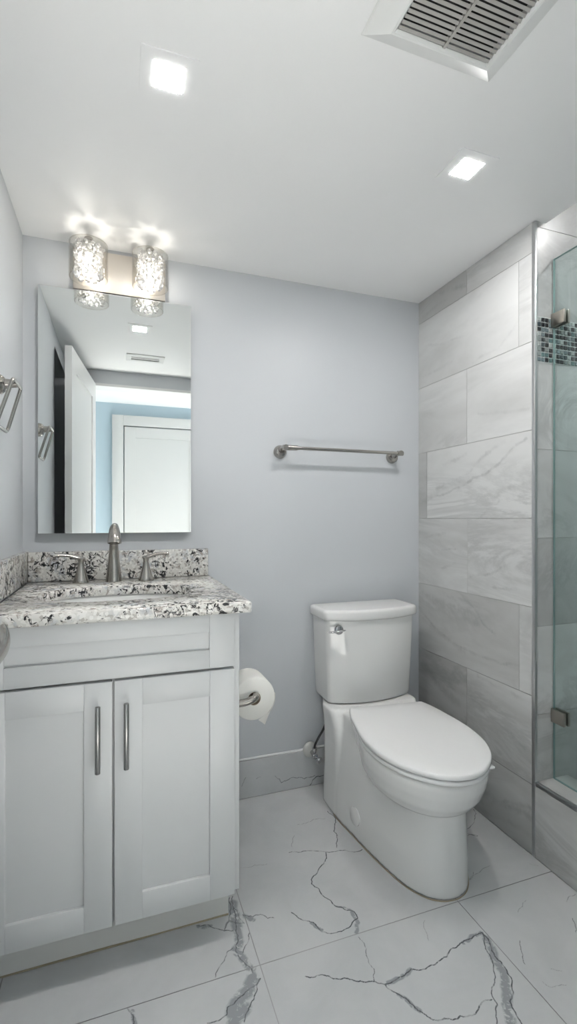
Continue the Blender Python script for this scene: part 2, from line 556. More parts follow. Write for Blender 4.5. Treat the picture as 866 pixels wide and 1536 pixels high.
BASE_VEINS = [
    (1.5, 0.8, [(0.948,0.071),(0.969,0.055),(0.976,0.037),(1.029,0.051),(1.08,0.035),(1.131,0.041)]),
    (1.8, 1, [(1.099,-0.004),(1.118,0.019),(1.144,0.036),(1.184,0.035)]),
    (1.2, 0.6, [(0.866,0.074),(0.884,0.079)]),
    (1.2, 0.5, [(0.804,0.054),(0.822,0.088)]),
]

# ------------------------------------------------------------------ tiled surfaces with stone veins
def wiggle(pts, seed, lev=3, amp=.17):
    rs = np.random.RandomState(seed)
    P = [np.array(p, float) for p in pts]
    for _ in range(lev):
        Q = [P[0]]
        for a, b_ in zip(P[:-1], P[1:]):
            d = b_ - a; n = np.array([-d[1], d[0]])
            Q += [(a + b_) / 2 + n * rs.uniform(-amp, amp), b_]
        P = Q
    return P

def paint_veins(us, vs, veins, reach=4.5, pad=.001, seed=1, lev=3, amp=.12):
    D = np.full((len(vs), len(us)), 9.0); Wt = np.zeros_like(D)
    for k, (wmm, wt, pts) in enumerate(veins):
        hw = wmm / 2000 + pad
        P = wiggle(pts, seed + k, lev, amp)
        for a, b_ in zip(P[:-1], P[1:]):
            r = hw * reach
            i0, i1 = np.searchsorted(us, [min(a[0], b_[0]) - r, max(a[0], b_[0]) + r])
            j0, j1 = np.searchsorted(vs, [min(a[1], b_[1]) - r, max(a[1], b_[1]) + r])
            if i0 >= i1 or j0 >= j1: continue
            X, Y = np.meshgrid(us[i0:i1], vs[j0:j1])
            d = b_ - a; L2 = max(d @ d, 1e-12)
            t = np.clip(((X - a[0]) * d[0] + (Y - a[1]) * d[1]) / L2, 0, 1)
            dd = np.hypot(X - a[0] - t * d[0], Y - a[1] - t * d[1]) / hw
            s = D[j0:j1, i0:i1]; ww = Wt[j0:j1, i0:i1]
            m = dd < s
            s[m] = dd[m]; ww[m] = wt
    return D, Wt

def axis_samples(a, b_, fine, lo=None, hi=None, coarse=.05):
    if lo is None: lo, hi = a, b_
    out = [a]
    x = a
    while x < b_ - 1e-9:
        st = fine if lo - 1e-9 <= x < hi else coarse
        nx = x + st
        if x < lo < nx: nx = lo
        x = min(nx, b_)
        out.append(x)
    return np.array(out)

def tiled(name, mat, tiles, fn, base, step, veins=(), patches=(), gap=.0018, fine_u=None, fine_v=None, seed=1, tones=None, soft=False):
    """one mesh: thin tile faces over a grout-coloured slab. tiles: (u0,u1,v0,v1); fn(u,v)->xyz arrays; base: box"""
    V, F, A = [], [], {k: [] for k in ('vein', 'weight', 'patch', 'grout', 'tile_random')}
    off = 0
    rs = np.random.RandomState(seed)
    for (u0, u1, v0, v1) in tiles:
        u0 += gap / 2; u1 -= gap / 2; v0 += gap / 2; v1 -= gap / 2
        us = axis_samples(u0, u1, step, *(fine_u or (None, None)))
        vs = axis_samples(v0, v1, step, *(fine_v or (None, None)))
        X, Y = np.meshgrid(us, vs)
        xyz = np.stack(fn(X, Y), -1).reshape(-1, 3)
        D, Wt = paint_veins(us, vs, veins, seed=11, pad=.004 if soft else .0011, lev=2 if soft else 3, amp=.05 if soft else .13)
        Pd, _ = paint_veins(us, vs, [(w_ * 1.5, k_, p_) for w_, k_, p_ in patches], pad=.001, seed=50, lev=2) if patches else (np.full_like(D, 9.), None)
        n, mth = len(us), len(vs)
        idx = np.arange(n * mth).reshape(mth, n) + off
        F.append(np.stack([idx[:-1, :-1], idx[:-1, 1:], idx[1:, 1:], idx[1:, :-1]], -1).reshape(-1, 4))
        V.append(xyz); off += len(xyz)
        A['vein'].append(np.minimum(D, 4).ravel()); A['weight'].append(Wt.ravel()); A['patch'].append(np.minimum(Pd, 4).ravel())
        A['grout'].append(np.zeros(n * mth)); A['tile_random'].append(np.full(n * mth, rs.rand() if tones is None else tones[(round(u0, 1), round(v0, 1))] if (round(u0, 1), round(v0, 1)) in tones else .6 + .02 * rs.rand()))
    x0, x1, y0, y1, z0, z1 = base
    bx = np.array([(x, y, z) for x in (x0, x1) for y in (y0, y1) for z in (z0, z1)], float)
    V.append(bx)
    q = np.array([(0, 1, 3, 2), (4, 6, 7, 5), (0, 4, 5, 1), (2, 3, 7, 6), (0, 2, 6, 4), (1, 5, 7, 3)]) + off
    F.append(q)
    for k, v in (('vein', 4.), ('weight', 0.), ('patch', 4.), ('grout', 1.), ('tile_random', .5)):
        A[k].append(np.full(8, v))
    V = np.concatenate(V); F = np.concatenate(F)
    me = bpy.data.meshes.new(name)
    me.vertices.add(len(V)); me.vertices.foreach_set('co', V.astype(np.float32).ravel())
    me.loops.add(F.size); me.loops.foreach_set('vertex_index', F.astype(np.int32).ravel())
    me.polygons.add(len(F)); me.polygons.foreach_set('loop_start', np.arange(0, F.size, 4, dtype=np.int32))
    me.update(calc_edges=True)
    for k, v in A.items():
        a = me.attributes.new(k, 'FLOAT', 'POINT'); a.data.foreach_set('value', np.concatenate(v).astype(np.float32))
    me.materials.append(M[mat])
    o = bpy.data.objects.new(name, me); COL.objects.link(o); WORLD[o.name] = Vector()
    return o

# ------------------------------------------------------------------ floor and walls
def cut(lo, hi, lines):
    e = [lo] + [l for l in sorted(lines) if lo + .004 < l < hi - .004] + [hi]
    return list(zip(e[:-1], e[1:]))
xs = cut(0, W, [.0489, .6713, 1.2937]); ys = cut(FB, 0, [-.7452])
floor = tiled('floor', 'floor', [(a, b_, c, d) for a, b_ in xs for c, d in ys], lambda u, v: (u, v, u * 0),
              (0, W + .002, FB, 0, -.06, -.0012), .0025, FLOOR_VEINS, FLOOR_PATCHES, gap=.0022, fine_v=(-1.12, 0), seed=3)
struct(floor)

# tiled wall beside the toilet (room face x = W), 305 mm courses, joints stepped by a third
rows = [0, .2426, .5477, .8528, 1.1579, 1.463, 1.7681, 2.0732, H]
joint = [-.066, -.336, -.608, -.340, -.066, -.336, -.606, -.334]
tl = []
for i in range(8):
    for a, b_ in cut(TY, 0, [joint[i], joint[i] + .6102, joint[i] - .6102]):
        tl.append((a, b_, rows[i], rows[i + 1]))
# stone varies from tile to tile: (left edge, lower edge) -> tone
TONES = {(-.3, .2): .02, (-.7, .2): .40, (-.6, .5): .22, (-.7, .5): .62, (-.3, .9): .62, (-.7, .9): .70, (-.1, 1.2): .12, (-.7, 1.2): .88,
         (-.3, 1.5): .82, (-.7, 1.5): .92, (-.6, 1.8): .98, (-.7, 1.8): .90, (-.3, 2.1): .12, (-.7, 2.1): .62, (-.1, 0): .2, (-.7, 0): .22}
struct(tiled('wall_right', 'tile', tl, lambda u, v: (u * 0 + W, u, v), (W + .0012, W + .10, TY, 0, -.06, H), .004, WALL_VEINS, seed=21, tones=TONES, soft=True))

# back wall, left wall with the closet opening, front wall with the doorway
def wall(name, mat, boxes):
    b_ = MB()
    for q in boxes: b_.box(*q)
    return struct(b_.build(name, mat, smooth=False))
wall('wall_back', 'wall', [(-.1, W + .1, 0, .1, -.06, H)])
CL0, CL1, CLZ = -1.60, -.97, 2.085
wall('wall_left', 'wall', [(-.1, 0, CL1, 0, -.06, H), (-.1, 0, CL0, CL1, CLZ, H), (-.1, 0, FY, CL0, -.06, H)])
wall('wall_closet', 'dark', [(-.62, -.60, CL0 - .05, CL1 + .05, -.06, H), (-.60, -.1, CL0 - .05, CL0, -.06, H), (-.60, -.1, CL1, CL1 + .05, -.06, H),
                             (-.60, -.1, CL0, CL1, CLZ, CLZ + .03), (-.60, 0, CL0, CL1, -.06, -.001)])
DX0, DX1, DZ = .155, .955, 2.085
wall('wall_front', 'wall', [(-.1, DX0, FB, FY, -.06, H), (DX1, W + .85, FB, FY, -.06, H), (DX0, DX1, FB, FY, DZ, H)])
SH = 2.44              # the shower keeps the higher ceiling
CE = W + .049          # edge of the lowered bathroom ceiling
struct(MB().box(0, CE, FY, 0, H, H + .08).box(CE - .02, CE, FY, TY + .1, H + .08, SH + .02).build('ceiling', 'ceiling', smooth=False))
# jamb lining and casing of the doorway
j = MB()
j.box(DX0, DX0 + .018, FB - .004, FY + .004, 0, DZ); j.box(DX1 - .018, DX1, FB - .004, FY + .004, 0, DZ); j.box(DX0, DX1, FB - .004, FY + .004, DZ - .018, DZ)
struct(j.build('trim_1', 'trim', smooth=False))

# skirting of floor tile along the back wall
bt = tiled('baseboard_back', 'floor', [(.645, W - .001, 0.001, .156)], lambda u, v: (u, u * 0 - .0125, v), (.64, W - .0005, -.0118, -.0003, 0, .1575), .0022, BASE_VEINS, seed=9)
struct(bt)
struct(MB().tube([(.645, -.0068, .1600), (W - .001, -.0068, .1600)], .0048, 8).build('trim_2', 'whitecaulk'))

# ------------------------------------------------------------------ shower
SX = 2.45; SY = -1.58
# shower side wall (plane y = TY) with a mosaic band
srow = [-.06, .18, .485, .788, 1.091, 1.396, 1.695, 1.852, 2.157, SH]
tl = []
for i in range(len(srow) - 1):
    if i == 6: continue
    for a, b_ in cut(W + .008, SX, [W + .20 + .21 * (i % 3) + k * .61 for k in range(3)]):
        tl.append((a, b_, srow[i], srow[i + 1]))
struct(tiled('wall_shower', 'tile', tl, lambda u, v: (u, u * 0 + TY - .0012, v), (W + .1, SX + .1, TY + .0, TY + .1, -.06, SH), .01, [], seed=33))
def mosaic_band(name, fn, u0, u1, z0, z1, nrow):
    b_ = bmesh.new(); lay = []
    pz = (z1 - z0) / nrow
    nu = int(round((u1 - u0) / pz)); pu = (u1 - u0) / nu
    me = bpy.data.meshes.new(name)
    V, F, A = [], [], []
    rs = random.Random(5)
    g = .0017
    for i in range(nu):
        for k in range(nrow):
            a, c = u0 + i * pu + g, u0 + (i + 1) * pu - g
            d, e = z0 + k * pz + g, z0 + (k + 1) * pz - g
            n = len(V)
            V += [fn(a, d, .0), fn(c, d, .0), fn(c, e, .0), fn(a, e, .0), fn(a + .0012, d + .0012, .003), fn(c - .0012, d + .0012, .003), fn(c - .0012, e - .0012, .003), fn(a + .0012, e - .0012, .003)]
            F += [(n + 4, n + 5, n + 6, n + 7), (n, n + 1, n + 5, n + 4), (n + 1, n + 2, n + 6, n + 5), (n + 2, n + 3, n + 7, n + 6), (n + 3, n, n + 4, n + 7)]
            A += [rs.random()] * 8
    me.from_pydata(V, [], F)
    at = me.attributes.new('tile_random', 'FLOAT', 'POINT'); at.data.foreach_set('value', A)
    me.materials.append(M['mosaic'])
    o = bpy.data.objects.new(name, me); COL.objects.link(o); WORLD[o.name] = Vector()
    return struct(o)
struct(B(W + .008, SX, TY - .0012, TY + .002, 1.695, 1.852).build('trim_3', 'grout', smooth=False))
mosaic_band('trim_4', lambda u, v, d: (u, TY - .0013 - d, v), W + .010, SX - .002, 1.6965, 1.8505, 9)
tl = []
for i in range(len(srow) - 1):
    if i == 6: continue
    for a, b_ in cut(SY, TY, [TY - .3 - .2 * (i % 3) - k * .61 for k in range(3)]):
        tl.append((a, b_, srow[i], srow[i + 1]))
struct(tiled('wall_shower_far', 'tile', tl, lambda u, v: (u * 0 + SX, u, v), (SX + .0012, SX + .1, SY - .1, TY, -.06, SH), .01, [], seed=35))
struct(B(SX - .002, SX + .001, SY, TY, 1.695, 1.852).build('trim_5', 'grout', smooth=False))
mosaic_band('trim_6', lambda u, v, d: (SX - .002 - d, u, v), SY + .002, TY - .006, 1.6965, 1.8505, 9)
wall('wall_shower_end', 'wall', [(W, SX + .1, FY - .01, SY, -.06, SH)])
struct(B(W + .14, SX, SY, TY, -.10, .03).build('floor_shower', 'tile', smooth=False))
struct(B(CE - .02, SX + .1, FY, TY + .1, SH, SH + .08).build('ceiling_shower', 'ceiling', smooth=False))
# low curb with a tiled front and a stone cap
CZ = .254
cb = tiled('wall_curb', 'tile', [(SY, TY - .001, 0, CZ - .008)], lambda u, v: (u * 0 + W, u, v), (W + .0012, W + .145, SY, TY - .001, -.06, CZ - .004), .01, [], seed=40)
struct(cb)
struct(B(W + .016, W + .150, SY, TY - .001, CZ - .004, CZ + .003, .001).build('trim_7', 'tile', smooth=False))
c = MB()
c.box(W - .001, W + .011, SY, TY - .001, CZ - .008, CZ + .005, .001)
struct(c.build('trim_8', 'alu'))
# metal corner trim on the end of the tiled wall
c = MB()
c.box(W - .002, W + .009, TY - .004, TY + .010, 0, H - .001, .0015)
struct(c.build('trim_9', 'alu'))
# ------------------------------------------------------------------ hall seen in the mirror
wall('wall_hall', 'hall', [(-1.3, 2.6, HY - .1, HY, -.06, HH)])
wall('wall_hall_left', 'hall', [(-1.4, -1.3, HY - .1, FB, -.06, HH)])
wall('wall_hall_right', 'hall', [(2.6, 2.7, HY - .1, -2.85, -.06, HH), (2.6, 2.7, -1.9, FB + .1, -.06, HH), (2.6, 2.7, -2.85, -1.9, -.06, .25), (2.6, 2.7, -2.85, -1.9, 2.12, HH)])  # the opening is an added, unseen window that shapes the sun patch
wall('wall_hall_near', 'hall', [(-1.3, -.1, FB, FB + .02, -.06, HH), (-.1, 2.6, FB, FB + .03, H, HH), (W + .84, 2.6, FB, FB + .03, -.06, H)])
struct(B(-1.3, 2.6, HY, FB, HH, HH + .06).build('ceiling_hall', 'ceiling', smooth=False))
struct(B(-1.3, 2.6, HY, FB, -.06, 0).build('floor_hall', 'hallfloor', smooth=False))

# ------------------------------------------------------------------ doors
def shaker_panel(b_, w_, h_, t, stile, rec, x0=0, z0=0):
    """door leaf: x along width, y thickness (front face at y=0, back at y=t)"""
    b_.box(x0, x0 + w_, rec, t - rec, z0, z0 + h_)
    for y0, y1 in ((0, rec + .001), (t - rec - .001, t)):
        b_.box(x0, x0 + stile, y0, y1, z0, z0 + h_, .0008)
        b_.box(x0 + w_ - stile, x0 + w_, y0, y1, z0, z0 + h_, .0008)
        b_.box(x0 + stile, x0 + w_ - stile, y0, y1, z0 + h_ - stile, z0 + h_, .0008)
        b_.box(x0 + stile, x0 + w_ - stile, y0, y1, z0, z0 + stile * 1.6, .0008)
    return b_

# bathroom door swung open beside the left wall; local x runs from hinge to free edge, room face = local -y
d = shaker_panel(MB(), .76, 2.07, .036, .115, .009, 0, .008).build('door_1', 'trim', smooth=False)
struct(d)
HX, HYY = .178, -1.665
FXX, FYY = .092, -.915
d.location = (HX, HYY, 0)
ang = math.atan2(FYY - HYY, FXX - HX)
d.rotation_euler = (0, 0, ang)
# lever on each face (local coords; room face is y < 0 after the turn)
def lever(sgn):
    b_ = MB()
    y = 0 if sgn < 0 else .036
    cx_, cz = .695, .938
    b_.lathe([(.030, 0), (.030, .004), (.027, .008), (.013, .010), (.011, .024), (.012, .026)], (cx_, y, cz), (0, sgn, 0), 28)
    pts = catmull([(cx_ + .018, y + sgn * .030, cz + .022), (cx_ + .004, y + sgn * .033, cz + .012), (cx_ - .02, y + sgn * .035, cz + .004), (cx_ - .06, y + sgn * .035, cz + .001), (cx_ - .105, y + sgn * .030, cz - .004)], 6)
    b_.tube(pts, [.010 + .004 * math.sin(PI * i / (len(pts) - 1)) for i in range(len(pts))], 14, flat=(.7, 1.2))
    return b_
for s_ in (-1, 1):
    o = lever(s_).build('lever_handle', 'nickel')
    o.parent = d
# hall door with casing
hd = MB()
shaker_panel(hd, .80, 2.12, .04, .115, .010, .385, .008)
for v in hd.bm.verts: v.co.y = HY + .002 + (.04 - v.co.y)
struct(hd.build('door_2', 'halldoor', smooth=False))
c = MB()
c.box(.262, .375, HY, HY + .062, 0, 2.245, .002); c.box(1.195, 1.308, HY, HY + .062, 0, 2.245, .002); c.box(.375, 1.195, HY, HY + .062, 2.138, 2.245, .002)
struct(c.build('trim_11', 'halldoor'))

# ------------------------------------------------------------------ ceiling fittings
def downlight(loc, label, lens='lens'):
    t = thing('recessed_light', label, 'ceiling light', loc, 'square ceiling downlights')
    x, y, z = loc
    f = MB()
    o_, i_ = .0625, .0345
    for a in ((x - o_, x + o_, y - o_, y - i_), (x - o_, x + o_, y + i_, y + o_), (x - o_, x - i_, y - i_, y + i_), (x + i_, x + o_, y - i_, y + i_)):
        f.box(*a, z - .003, z - .0002)
    f.build('frame', 'ceiling', t, smooth=False)
    B(x - .034, x + .034, y - .034, y + .034, z - .0034, z - .0006, .0004).build('diffuser', lens, t)
    return t
l0 = downlight((.433, -.812, H), 'square white ceiling downlight on the left, above the vanity side of the room')
dup(l0, (1.278, -.802, H), 'square white ceiling downlight on the right, above the toilet')

downlight((2.12, -1.13, SH), 'unseen square white ceiling downlight added to brighten the shower behind the glass', 'addedlens')  # out-of-view lamp, added to raise the brightness inside the shower

# extractor fan with a raised bevelled cover and grey slats
FXc, FYc = .9715, -1.212
t = thing('exhaust_fan', 'square white bathroom extractor fan with grey slatted grille on the ceiling', 'exhaust fan', (FXc, FYc, H))
def sq(h_, z): return [(FXc - h_, FYc - h_, z), (FXc + h_, FYc - h_, z), (FXc + h_, FYc + h_, z), (FXc - h_, FYc + h_, z)]
f = MB()
f.loft([sq(.1665, H - .0005), sq(.1635, H - .004), sq(.122, H - .027), sq(.117, H - .027), sq(.1125, H - .022), sq(.1125, H - .004)], False, False)
f.build('cover', 'vent', t, sharp=20)
B(FXc - .1125, FXc + .1125, FYc - .1125, FYc + .1125, H - .006, H - .004).build('housing', 'darkgap', t, smooth=False)
n_sl = 20
for k in range(n_sl):
    y = FYc + .1125 - .0065 - k * (.212 / (n_sl - 1))
    s = MB()
    s.prism([(.0026, 0), (-.0022, .0034), (-.0030, .0022), (.0018, -.0012)], lambda u, v, d_: (d_, y + u, H - .0245 + v), FXc - .1125, FXc + .1125)
    s.build('slat', 'slat', t, smooth=False)
B(FXc - .003, FXc + .003, FYc - .112, FYc + .112, H - .0262, H - .016).build('rib', 'slat', t, smooth=False)

# small air register, seen in the mirror
AX, AY = .487, -1.30
t = thing('air_vent', 'small white rectangular air register on the ceiling, seen in the mirror', 'air vent', (AX, AY, H))
f = MB()
for a in ((AX - .115, AX + .115, AY + .035, AY + .065), (AX - .115, AX + .115, AY - .065, AY - .035), (AX - .115, AX - .085, AY - .035, AY + .035), (AX + .085, AX + .115, AY - .035, AY + .035)):
    f.box(*a, H - .007, H - .0003, .001)
f.build('frame', 'vent', t)
B(AX - .085, AX + .085, AY - .035, AY + .035, H - .0022, H - .0004).build('duct_shade', 'darkgap', t, smooth=False)  # flat near-black plate, painted as the shade of a recess not modelled
for k in range(2):
    y = AY - .002 + k * .026
    s = MB(); s.prism([(-.004, 0), (.003, .003), (.004, .002), (-.003, -.001)], lambda u, v, d_: (d_, y + u, H - .0075 + v), AX - .085, AX + .085)
    s.build('louvre', 'vent', t, smooth=False)

# ------------------------------------------------------------------ vanity
t = thing('vanity_cabinet', 'white shaker vanity cabinet with two doors under the granite top', 'vanity cabinet', (.32, -.32, 0))
VF = -.645            # front faces of the doors
CF = VF + .020        # face of the carcass
c = MB()
c.box(.002, .018, CF, -.002, .118, .900); c.box(.627, .645, CF - .0, -.002, .118, .900)
c.box(.018, .627, CF, -.002, .118, .136); c.box(.018, .627, -.016, -.002, .136, .900)
c.box(.018, .627, CF, CF + .02, .735, .760); c.box(.018, .627, CF, CF + .02, .872, .900); c.box(.300, .326, CF, CF + .02, .136, .735)
c.box(.018, .045, CF, CF + .02, .136, .735); c.box(.600, .627, CF, CF + .02, .136, .735)
c.build('carcass', 'cab', t, smooth=False, bevel=.0008)
k = MB()
k.box(.004, .628, -.560, -.546, 0.001, .118); k.box(.612, .628, -.546, -.004, .001, .118)
k.build('toe_kick', 'toe', t, smooth=False)
k = MB(); k.tube([(.004, -.5608, .0012), (.25, -.5606, .0018), (.45, -.5608, .0012), (.628, -.5606, .0016)], [.0022, .0030, .0020, .0026], 8)
k.build('caulk_seam', 'caulk', t)['label'] = 'yellowed sealant line along the foot of the cabinet'
def shaker(x0, x1, z0, z1, st, bot=None):
    b_ = MB()
    y0, y1, rec = VF, VF + .0195, .0085
    b_.box(x0 + .01, x1 - .01, y0 + rec, y1, z0 + .01, z1 - .01)
    bot = bot or st
    b_.box(x0, x0 + st, y0, y1, z0, z1, .0011); b_.box(x1 - st, x1, y0, y1, z0, z1, .0011)
    b_.box(x0 + st, x1 - st, y0, y1, z1 - st, z1, .0011); b_.box(x0 + st, x1 - st, y0, y1, z0, z0 + bot, .0011)
    return b_
shaker(.003, .6275, .7515, .8985, .0675, .0505).build
fr = MB()
y0, y1 = VF, VF + .0195
fr.box(.02, .61, y0 + .0085, y1, .77, .88)
fr.box(.003, .0665, y0, y1, .7515, .8985, .0011); fr.box(.558, .6275, y0, y1, .7515, .8985, .0011)
fr.box(.0665, .558, y0, y1, .8505, .8985, .0011); fr.box(.0665, .558, y0, y1, .7515, .8025, .0011)
fr.build('drawer_front', 'cab', t)
def pull(x, door):
    h_ = MB()
    yc = VF - .030
    h_.lathe([(.0060, 0), (.0064, .0006), (.0064, .1636), (.0060, .1642)], (x, yc, .5305), n=20)
    for z in (.5305 + .034, .5305 + .130):
        h_.lathe([(.0045, 0), (.0045, .030)], (x, yc, z), (0, 1, 0), 14)
    h_.build('handle', 'pull', door)
dl = shaker(.003, .3095, .122, .7445, .0665).build('door', 'cab', t); pull(.2762, dl)
dr = shaker(.3150, .6275, .122, .7445, .0685).build('door', 'cab', t); pull(.3432, dr)

# countertop with oval cut-out, back splash and side splash
TZ0, TZ1 = .9005, .930
SCX, SCY, SA, SB = .325, -.372, .218, .150
t = thing('countertop', 'speckled white and black granite vanity top with splashes', 'countertop', (.335, -.33, TZ0))
n = 96
def oval(a, b_, z, e=2.5):
    out = []
    for k_ in range(n):
        th = 2 * PI * k_ / n
        c_, s_ = math.cos(th), math.sin(th)
        out.append((SCX + a * math.copysign(abs(c_) ** (2 / e), c_), SCY + b_ * math.copysign(abs(s_) ** (2 / e), s_), z))
    return out
def rect_ring(z, x0=.0205, x1=.670, y0_=-.665, y1_=-.0205):
    """points on the rectangle in the same angular order as the oval"""
    out = []
    ang_c = [math.atan2(y - SCY, x - SCX) % (2 * PI) for x, y in ((x1, y1_), (x0, y1_), (x0, y0_), (x1, y0_))]
    th_l = [2 * PI * k_ / n for k_ in range(n)]
    for a_c in ang_c:
        i = min(range(n), key=lambda q: abs((th_l[q] - a_c + PI) % (2 * PI) - PI)); th_l[i] = a_c
    for th in th_l:
        c_, s_ = math.cos(th), math.sin(th)
        tx = ((x1 - SCX) if c_ > 0 else (x0 - SCX)) / c_ if abs(c_) > 1e-9 else 1e9
        ty = ((y1_ - SCY) if s_ > 0 else (y0_ - SCY)) / s_ if abs(s_) > 1e-9 else 1e9
        q = min(tx, ty)
        out.append((SCX + c_ * q, SCY + s_ * q, z))
    return out
c = MB()
r = .003
c.loft([oval(SA, SB, TZ0), oval(SA, SB, TZ1 - .002), oval(SA + .002, SB + .002, TZ1), rect_ring(TZ1, .0205 + r, .670 - r, -.665 + r, -.0205 - r), rect_ring(TZ1 - r), rect_ring(TZ0 + r),
        rect_ring(TZ0, .0205 + r, .670 - r, -.665 + r, -.0205 - r), oval(SA, SB, TZ0)], False, False)
bmesh.ops.remove_doubles(c.bm, verts=c.bm.verts, dist=1e-5)
c.build('slab', 'granite', t, sharp=50)
B(.0205, .664, -.0203, -.001, .9305, 1.0365, .0015).build('backsplash', 'granite', t)
B(.001, .0203, -.662, -.001, .9305, 1.0385, .0015).build('side_splash', 'granite', t)

# undermount basin
t = thing('sink', 'white oval undermount basin in the granite top', 'sink', (SCX, SCY, .80))
prof = [(1.075, 1.09, .8998), (1.03, 1.04, .8995), (1.015, 1.02, .894), (.99, .99, .870), (.93, .92, .825), (.78, .74, .790), (.5, .46, .776), (.12, .16, .771)]
b_ = MB(); b_.loft([oval(SA * p_, SB * q_, z, 2.5) for p_, q_, z in prof] + [oval(SA * .12, SB * .16, .765)] + [oval(SA * p_, SB * q_, z - .010, 2.5) for p_, q_, z in prof[::-1][:-2]] + [oval(SA * 1.075, SB * 1.09, .889)], False, False)
b_.build('basin', 'ceramic', t)
MB().lathe([(.021, .7712), (.022, .774), (.018, .7752), (.012, .773)], (SCX, SCY, 0), n=28).build('drain', 'chrome', t)

# widespread tap
FX0, FY0 = .309, -.092
t = thing('faucet', 'brushed nickel widespread tap with tall tapered spout and two levers', 'faucet', (FX0, FY0, TZ1))
sp = MB()
path = catmull([(FX0, FY0, .9302), (FX0, FY0 - .0005, .965), (FX0, FY0 - .004, 1.02), (FX0, FY0 - .015, 1.075), (FX0 + .001, FY0 - .040, 1.110), (FX0 + .002, FY0 - .066, 1.124)], 6)
rad = [.0285, .0245, .0185, .0145, .0125, .0118]
rr = [p.x for p in catmull([(q, 0, 0) for q in rad], 6)]
sp.tube(path, rr, 28)
sp.lathe([(.0285, .0), (.0288, .002), (.0280, .004)], (FX0, FY0, .9301), n=28)
sp.build('spout', 'nickel', t)
hd = MB()
hp = catmull([(FX0 + .002, FY0 - .052, 1.128), (FX0 + .002, FY0 - .066, 1.130), (FX0 + .002, FY0 - .085, 1.117), (FX0 + .003, FY0 - .105, 1.093), (FX0 + .003, FY0 - .112, 1.074)], 6)
hr = [p.x for p in catmull([(q, 0, 0) for q in (.006, 0.012, .0170, .0210, .0225)], 6)]
hd.tube(hp, hr, 28, flat=(1.0, .8))
hd.build('spout_head', 'nickel', t)
for sx, hx, hy in ((-1, .200, -.098), (1, .420, -.108)):
    v = MB(); v.lathe([(.0275, 0), (.0280, .002), (.0245, .012), (.0165, .038), (.0115, .058), (.0095, .070), (.0105, .078), (.0125, .0835), (.0115, .088), (.004, .0895)], (hx, hy, .9302), n=30)
    vb = v.build('handle_base', 'nickel', t)
    lv = MB()
    pts = catmull([(hx - sx * .014, hy + .002, 1.0155), (hx + sx * .006, hy, 1.0175), (hx + sx * .030, hy - .003, 1.0255), (hx + sx * .055, hy - .006, 1.0300), (hx + sx * .082, hy - .009, 1.0300)], 6)
    lv.tube(pts, [p.x for p in catmull([(q, 0, 0) for q in (.006, .0125, .0100, .0100, .0108)], 6)], 16, flat=(1.15, .60))
    lv.build('lever', 'nickel', vb)

# ------------------------------------------------------------------ mirror and vanity light
t = thing('mirror', 'frameless rectangular wall mirror above the vanity', 'mirror', (.323, -.012, 1.10))
MX0, MX1, MZ0, MZ1 = .0535, .5945, 1.104, 1.9955
B(MX0, MX1, -.026, -.021, MZ0, MZ1).build('mirror_glass', 'mirror', t, smooth=False)
b_ = MB()
e_ = .0012
for a in ((MX0 - e_, MX0, MZ0 - e_, MZ1 + e_), (MX1, MX1 + e_, MZ0 - e_, MZ1 + e_), (MX0, MX1, MZ0 - e_, MZ0), (MX0, MX1, MZ1, MZ1 + e_)):
    b_.box(a[0], a[1], -.0258, -.0212, a[2], a[3])
b_.build('glass_edge', 'alu', t, smooth=False)
B(MX0 + .03, MX1 - .03, -.0208, -.0008, MZ0 + .03, MZ1 - .03).build('backing', 'darkgap', t, smooth=False)

t = thing('vanity_light', 'two-light nickel wall bar with crystal filled glass shades above the mirror', 'wall light', (.332, 0, 2.06))
B(.168, .496, -.028, -.0005, 2.000, 2.150, .0015).build('backplate', 'plate', t)
rc = random.Random(3)
for gx in (.2265, .434):
    gy = -.128
    a = MB()
    a.lathe([(.016, 0), (.016, .006), (.009, .010), (.009, gy * -1 - .045)], (gx, -.027, 2.135), (0, -1, 0), 18)
    a.lathe([(.006, 2.126), (.014, 2.128), (.014, 2.138), (.006, 2.142)], (gx, gy, 0), n=28)
    arm = a.build('arm', 'nickel', t)
    g = MB()
    g.lathe([(.0625, 1.996), (.0635, 2.000), (.0635, 2.112), (.0625, 2.116), (.0600, 2.116), (.0600, 2.000), (.0605, 1.996)], (gx, gy, 0), n=48, cap=False)
    g.build('glass_shade', 'shade', t)
    for z in (1.9965, 2.1150):
        ring = MB()
        ring.tube([(gx + .0618 * math.cos(2 * PI * q / 48), gy + .0618 * math.sin(2 * PI * q / 48), z) for q in range(48)], .0018, 8, closed=True)
        ring.build('shade_rim', 'shade', t)
    bl = MB(); bl.lathe([(.002, 2.018), (.0075, 2.022), (.0085, 2.03), (.0085, 2.072), (.006, 2.082)], (gx, gy, 0), n=18)
    a2 = MB(); a2.lathe([(.010, 2.082), (.010, 2.130)], (gx, gy, 0), n=18); a2.build('socket', 'plastic', t)
    bl.build('bulb', 'bulb', t)
    cr = MB()
    for row in range(7):
        z = 2.006 + row * .0168
        m_ = 11
        for q in range(m_):
            th = 2 * PI * (q + .5 * (row % 2)) / m_ + rc.uniform(-.06, .06)
            R = .0405 + rc.uniform(-.004, .003)
            cx_, cy_, cz = gx + R * math.cos(th), gy + R * math.sin(th), z + rc.uniform(-.002, .002)
            s_ = rc.uniform(.0085, .0112)
            tb = bmesh.new(); bmesh.ops.create_icosphere(tb, subdivisions=1, radius=s_)
            rot = Matrix.Rotation(rc.uniform(0, 6), 4, Vector((rc.uniform(-1, 1), rc.uniform(-1, 1), rc.uniform(-1, 1))).normalized())
            cr._merge(tb, Matrix.Translation((cx_, cy_, cz)) @ rot)
    o = cr.build('crystals', 'crystal', t, smooth=False)
    o['kind'] = 'stuff'

